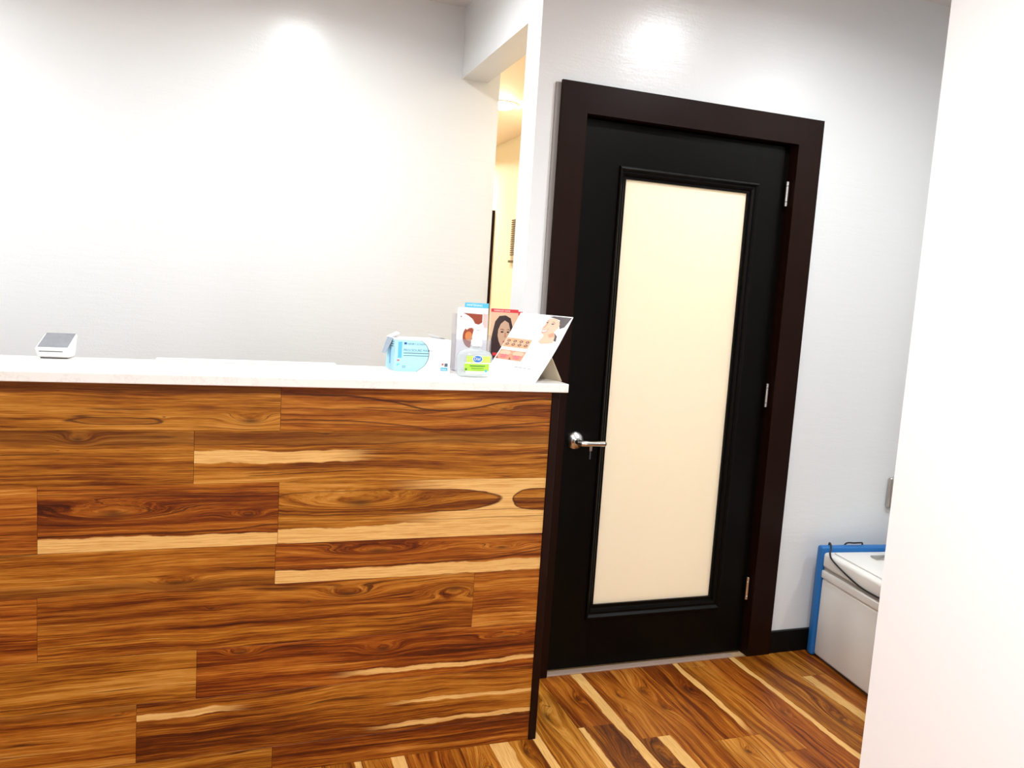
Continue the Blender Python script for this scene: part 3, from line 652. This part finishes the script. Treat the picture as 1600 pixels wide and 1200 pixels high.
# easel card
th = math.radians(62); ea = empty('easel_card', (.85, 2.33, TOP)); tag(ea, 'large white easel card with smiling woman and rows of lip pictures', 'display card')
EW = .22
E_BR = Vector((.863, 2.224, TOP)); ex = Vector((math.cos(th), -math.sin(th), 0)); E_BL = E_BR-ex*EW
Lv = Vector((.16*math.sin(th), .16*math.cos(th), .20)); EH = Lv.length; ey = Lv.normalized(); en = ex.cross(ey).normalized()
bm = bmesh.new(); nA, nB_ = 4, 12; fr = []; bk = []
def bow(v): return 0.006*math.sin(math.pi*v)
for j in range(nB_+1):
    v = j/nB_; fr.append([bm.verts.new(E_BL+ex*(EW*i/nA)+ey*(EH*v)-en*bow(v)) for i in range(nA+1)]); bk.append([bm.verts.new(fr[-1][i].co-en*.0015) for i in range(nA+1)])
for j in range(nB_):
    for i in range(nA):
        bm.faces.new((fr[j][i], fr[j][i+1], fr[j+1][i+1], fr[j+1][i])); bm.faces.new((bk[j][i], bk[j+1][i], bk[j+1][i+1], bk[j][i+1]))
    bm.faces.new((fr[j][0], fr[j+1][0], bk[j+1][0], bk[j][0])); bm.faces.new((fr[j][nA], bk[j][nA], bk[j+1][nA], fr[j+1][nA]))
for i in range(nA): bm.faces.new((fr[0][i], bk[0][i], bk[0][i+1], fr[0][i+1])); bm.faces.new((fr[nB_][i], fr[nB_][i+1], bk[nB_][i+1], bk[nB_][i]))
obj('panel', bm, M_PAPER, ea)
bm = bmesh.new()
hp = E_BL+ex*.02+Lv*.40-en*.0075; hq = E_BR+Lv*.40-en*.0075; ft = E_BR+Vector((.112, .062, 0)); ft0 = ft-ex*.13
def slab(pts, n_, t):
    A = [bm.verts.new(p) for p in pts]; B = [bm.verts.new(p+n_*t) for p in pts]; bm.faces.new(A); bm.faces.new(B[::-1])
    for i in range(len(pts)): bm.faces.new((A[i], B[i], B[(i+1) % len(pts)], A[(i+1) % len(pts)]))
slab([hp, hq, ft, ft0], (hq-hp).cross(ft-hp).normalized(), .0015)
obj('easel_back', bm, M_PAPERBACK, ea)['label'] = 'cream cardboard easel support'
class BowSheet(Sheet):
    def P(s, x, y, l): return s.O+s.X*x+s.Y*y+s.N*(0.0003+0.0002*l-bow(max(0, min(1, y/EH))))
S = BowSheet(E_BL, ex, ey)
S.poly([(.129, .2485), (.145, .2535), (.218, .2525), (.212, .232), (.207, .216), (.192, .208), (.182, .222), (.176, .240), (.150, .246)], I_HAIR, 1)
S.poly([(.180, .192), (.197, .180), (.203, .160), (.190, .163), (.184, .178)], I_HAIR, 1)
S.poly([(.132, .244), (.126, .232), (.127, .219), (.1215, .206), (.123, .203), (.1245, .199), (.127, .190), (.132, .185), (.143, .180), (.160, .182), (.176, .192), (.185, .210), (.184, .224), (.175, .238), (.151, .2455)], I_SKIN2, 2)
S.poly([(.143, .182), (.141, .168), (.134, .154), (.150, .146), (.194, .154), (.189, .178), (.178, .194)], I_SKIN2, 1)
S.poly([(.125, .233), (.131, .236), (.136, .233), (.136, .231), (.131, .234)], I_BROW, 3); S.ell(.132, .2275, .0045, .0022, I_BLACK, 3)
S.poly([(.146, .231), (.156, .233), (.165, .226), (.165, .224), (.156, .231)], I_BROW, 3); S.ell(.156, .2235, .0055, .0024, I_BLACK, 3)
S.poly([(.134, .226), (.137, .222), (.131, .207), (.124, .205), (.127, .209)], I_SKIN, 3)
S.poly([(.125, .197), (.134, .1985), (.150, .204), (.146, .193), (.136, .188), (.128, .190)], I_LIP, 3); S.poly([(.127, .1955), (.136, .1965), (.147, .201), (.143, .1945), (.136, .191), (.129, .192)], I_WHITE, 4)
S.poly([(.158, .182), (.176, .193), (.186, .178), (.170, .172)], I_SKIN, 2)
S.rect(.002, .110, .121, .157, I_TAN, 1)
for k in range(4):
    cx = .017+.0265*k; S.ell(cx, .140, .0095, .0125, I_SKIN2, 2); S.ell(cx, .145, .0078, .0055, I_BROW, 3); S.ell(cx, .132, .0078, .0055, I_BROW, 3); S.ell(cx, .1445, .0030, .0025, I_SKIN, 4); S.ell(cx, .132, .003, .002, I_SKIN, 4)
for a, b in ((.004, .0585), (.059, .114)):
    S.rect(a, b, .071, .109, I_SKIN, 1); S.ell((a+b)/2, .098, (b-a)/2.3, .009, I_SKIN2, 2)
    S.poly([(a+.006, .086), (a+.020, .092), (a+.027, .090), (a+.034, .092), (b-.004, .087), (a+.028, .083)], I_LIP, 3); S.ell((a+b)/2+.002, .0805, .015, .0045, I_LIP, 3)
    S.poly([(a+.001, .0715), (a+.014, .0715), (a+.001, .083)], I_BROWN, 2)
S.rect(.014, .086, .0455, .0468, I_LGREY, 1); S.rect(.097, .172, .0475, .0490, I_GREY, 1); S.rect(.182, .190, .060, .0615, I_LGREY, 1); S.rect(.196, .200, .043, .0445, I_LGREY, 1)
S.done('print', ea)

# sanitizer bottle
BXc, BYc = .711, 2.357
sb = empty('sanitizer_bottle', (BXc, BYc, TOP)); tag(sb, 'clear pump bottle of sanitizer with lime green label and blue oval', 'bottle')
pr = [(.030, TOP+.0), (.046, TOP+.001), (.053, TOP+.006), (.0555, TOP+.018), (.0565, TOP+.050), (.0550, TOP+.066), (.048, TOP+.077), (.034, TOP+.083), (.020, TOP+.086), (.0155, TOP+.090), (.0150, TOP+.098)]
obj('body', lathe(pr, BXc, BYc, 48, sy_=.52, n_exp=2.5), M_CLEAR, sb, True)
obj('collar', lathe([(.0168, TOP+.0945), (.0172, TOP+.096), (.0172, TOP+.112), (.0120, TOP+.115)], BXc+.004, BYc, 28), M_WPLAS, sb, True)
obj('pump_stem', lathe([(.0048, TOP+.1152), (.0048, TOP+.143)], BXc+.006, BYc, 16), M_WPLAS, sb, True)
bm = rbox(BXc-.010, BXc+.022, BYc-.011, BYc+.011, TOP+.1435, TOP+.160, .005, 3)
obj('pump_head', bm, M_WPLAS, sb, True)
obj('spout', tube(spline([(BXc-.008, BYc, TOP+.153), (BXc-.024, BYc-.003, TOP+.152), (BXc-.033, BYc-.004, TOP+.146)], 4), .004, 12), M_WPLAS, sb, True)
# wrapped label following the front face of the bottle
class Wrap(Sheet):
    def P(s, x, y, l):
        n = 2.5; a_, b_ = .0566, .0566*.52; u = min(.999, abs(x)/a_); d = b_*(1-u**n)**(1/n)
        return Vector((BXc+x, BYc-d-.0006-.0003*l, TOP+y))
    def rectw(s, x0, x1, y0, y1, mat, l=0, n=12):
        for k in range(n):
            a = x0+(x1-x0)*k/n; b = x0+(x1-x0)*(k+1)/n; s.poly([(a, y0), (b, y0), (b, y1), (a, y1)], mat, l)
    def ellw(s, cx, cy, rx, ry, mat, l, y0=-9, n=14):
        for k in range(n):
            a = -1+2*k/n; b = -1+2*(k+1)/n; ha, hb = ry*math.sqrt(max(0, 1-a*a)), ry*math.sqrt(max(0, 1-b*b))
            s.poly([(cx+a*rx, max(y0, cy-ha)), (cx+b*rx, max(y0, cy-hb)), (cx+b*rx, max(y0, cy+hb)), (cx+a*rx, max(y0, cy+ha))], mat, l)
S = Wrap((0, 0, 0), (1, 0, 0), (0, 0, 1))
S.rectw(-.038, .040, .020, .045, I_GREEN, 0); S.rectw(-.033, .044, .045, .066, ink('pale_lime_ink', (.50, .72, .12)), 0); S.rectw(-.038, .044, .043, .0455, I_WHITE, 1)
S.rectw(-.034, .040, .012, .020, ink('mint_ink', (.70, .85, .66)), 0)
S.ellw(.001, .057, .0165, .0115, I_WHITE, 1); S.ellw(.001, .057, .015, .0100, ink('royal_blue_ink', (.02, .16, .52)), 2)
S.text('Dial', -.011, .0535, .0130, I_WHITE, 3)
S.rectw(-.022, .026, .034, .0375, I_DGREEN, 1); S.rectw(-.018, .022, .028, .030, I_DGREEN, 1); S.rectw(-.016, .024, .0235, .0245, I_DGREEN, 1)
S.ellw(-.033, .025, .0035, .0035, I_DGREEN, 1); S.ellw(.030, .021, .0045, .0040, I_TEAL, 1)
S.done('label_print', sb)

# ------------------------------------------------------------------ chest by the door wall
ch = empty('storage_chest', (2.50, 2.38, 0)); tag(ch, 'white plastic chest with blue back shell on the floor by the wall', 'chest')
ch_ang = math.radians(-6.5)
pv = Vector((2.302, 2.565, 0)); R_ = Matrix.Rotation(ch_ang, 4, 'Z')
def cb(bmx):       # local frame: origin at rear left bottom corner, +x right, -y towards viewer
    bmx.transform(Matrix.Translation(pv) @ R_) ; return bmx
DX, DY = .46, .60
def cobj(n, bmx, m, p=ch, sm=True): return obj(n, cb(bmx), m, p, sm)
def taper(bm, z1, k):
    for v in bm.verts: v.co.x += (z1-v.co.z)*k
    return bm
cobj('tub', rbox(.006, DX-.006, -DY, 0, .012, .338, .010, 3), M_CHEST)
cobj('upper_band', rbox(.001, DX-.001, -DY-.004, 0, .3385, .372, .006, 3), M_CHEST)
bm = bmesh.new(); bx(bm, .010, DX-.010, -DY+.006, -.006, .3725, .3825); cobj('lid_gap', bm, M_GROOVE, sm=False)
cobj('lid', rbox(.000, DX, -DY-.006, 0, .383, .447, .014, 4), M_CHEST)
cobj('lid_top', rbox(.03, DX-.03, -DY+.03, -.03, .4475, .4535, .003, 2), M_CHEST)
cobj('lid_catch', rbox(.15, .26, -.13, -.09, .454, .462, .003, 2), M_STEEL)['label'] = 'grey lid catch'
bm = bmesh.new(); bx(bm, .02, DX-.02, -DY+.02, -.02, 0, .012); cobj('plinth', bm, M_DARKG, sm=False)
cobj('blue_shell', rbox(-.006, DX+.02, .0005, .036, .004, .466, .010, 3), M_BLUE)['label'] = 'bright blue back shell'
# cord
Rm = Matrix.Translation(pv) @ R_
def L(x, y, z): return Rm @ Vector((x, y, z))
cd = spline([L(.052, .041, .43), L(.048, .034, .4705), L(.042, .014, .4705), L(.026, -.012, .460), L(.006, -.036, .4535), L(-.0045, -.066, .437), L(-.0045, -.13, .417), L(-.0045, -.22, .398), L(-.005, -.29, .392), L(-.006, -.38, .395), L(-.006, -.48, .40)], 6)
o = obj('power_cord', tube(cd, .0035, 8), M_CORD, None, True); tag(o, 'black cord draped over the lid edge of the white chest', 'cord')
cd = spline([L(.115, .042, .44), L(.125, .030, .4715), L(.150, .016, .477), L(.178, .018, .477), L(.20, .030, .4715), L(.21, .042, .45)], 6)
o = obj('cord_loop', tube(cd, .0035, 8), M_CORD, None, True); tag(o, 'short black cord loop hooked over the blue shell behind the chest', 'cord')
# wall plate half hidden by the near wall
wp = empty('wall_outlet', (2.71, DW, .60)); tag(wp, 'grey metal wall outlet plate beside the edge of the near wall', 'outlet')
obj('plate', rbox(2.664, 2.745, DW-.020, DW, .602, .735, .008, 3), M_STEEL, wp, True)
for z in (.645, .692): obj('socket', rbox(2.690, 2.720, DW-.023, DW-.0195, z-.013, z+.013, .002, 1), M_DARKG, wp)

# ------------------------------------------------------------------ hallway fittings
VX = 2.055
v = empty('wall_vent', (VX, 5.95, 1.69)); tag(v, 'slatted louvre vent on the yellow hallway wall', 'vent')
bm = bmesh.new(); bx(bm, VX-.006, VX, 5.66, 6.00, 1.675, 1.985); obj('backing', bm, M_HALL, v)
for k in range(17):
    z = 1.695+k*.0165
    bm = bmesh.new(); bx(bm, VX-.016, VX-.0062, 5.68, 5.985, z, z+.0075); obj('slat', bm, simple('brown_slat', (.10, .06, .03), .5) if k == 0 else bpy.data.materials['brown_slat'], v)
o = obj('thermostat', rbox(VX-.022, VX, 5.78, 6.00, 1.640, 1.658, .002, 1), bpy.data.materials['brown_slat']); tag(o, 'small flat device under the vent on the hallway wall', 'thermostat')
bm = bmesh.new(); bx(bm, VX-.03, VX, 6.47, 6.60, 0, 2.075); o = obj('trim_1', bm, M_CASE); o['kind'] = 'structure'
def emis(name, col, s):
    N = NT(name); N.b.inputs['Base Color'].default_value = (*col, 1); N.b.inputs['Emission Color'].default_value = (*col, 1); N.b.inputs['Emission Strength'].default_value = s; return N.m
M_LENS = emis('lit_lens', (.97, 1, 1), 100); M_LENSW = emis('lit_warm_lens', (1, .86, .66), 130)
def downlight(x, y, zc, label, lens, r=.075, dome=False):
    d = empty('downlight', (x, y, zc-.012)); tag(d, label, 'ceiling light')
    bm = bmesh.new(); n = 32; rr = [(r+.020, zc), (r+.018, zc-.006), (r+.002, zc-.008), (r, zc-.003)]
    lp = [[bm.verts.new((x+a*math.cos(2*math.pi*k/n), y+a*math.sin(2*math.pi*k/n), z)) for k in range(n)] for a, z in rr]
    for A, B in zip(lp, lp[1:]):
        for k in range(n): bm.faces.new((A[k], A[(k+1) % n], B[(k+1) % n], B[k]))
    obj('trim_ring', bm, M_WPLAS, d, True)
    obj('lens', lathe([(r, zc-.003), (r*.98, zc-.0045)] if not dome else [(r*math.cos(a), zc-.003-.034*math.sin(a)) for a in [math.radians(q) for q in (0, 15, 30, 45, 60, 75, 87)]], x, y, 32), lens, d, dome)
downlight(1.611, 5.043, HALL_H, 'glowing warm round downlight in the hallway ceiling', M_LENSW, dome=True)
lbl = ['round ceiling downlight above the counter ledge', 'round ceiling downlight in front of the dark door', 'added out-of-view ceiling downlight above the left part of the counter', 'added out-of-view ceiling downlight over the middle of the waiting side',
       'added out-of-view ceiling downlight over the waiting side, far left', 'added out-of-view ceiling downlight at the rear of the waiting side', 'added out-of-view ceiling downlight behind the near white wall']
for ((x, y), p, c), t in zip(LAMPS, lbl): downlight(x, y, ROOM_H, t, M_LENS)
bpy.context.view_layer.update()
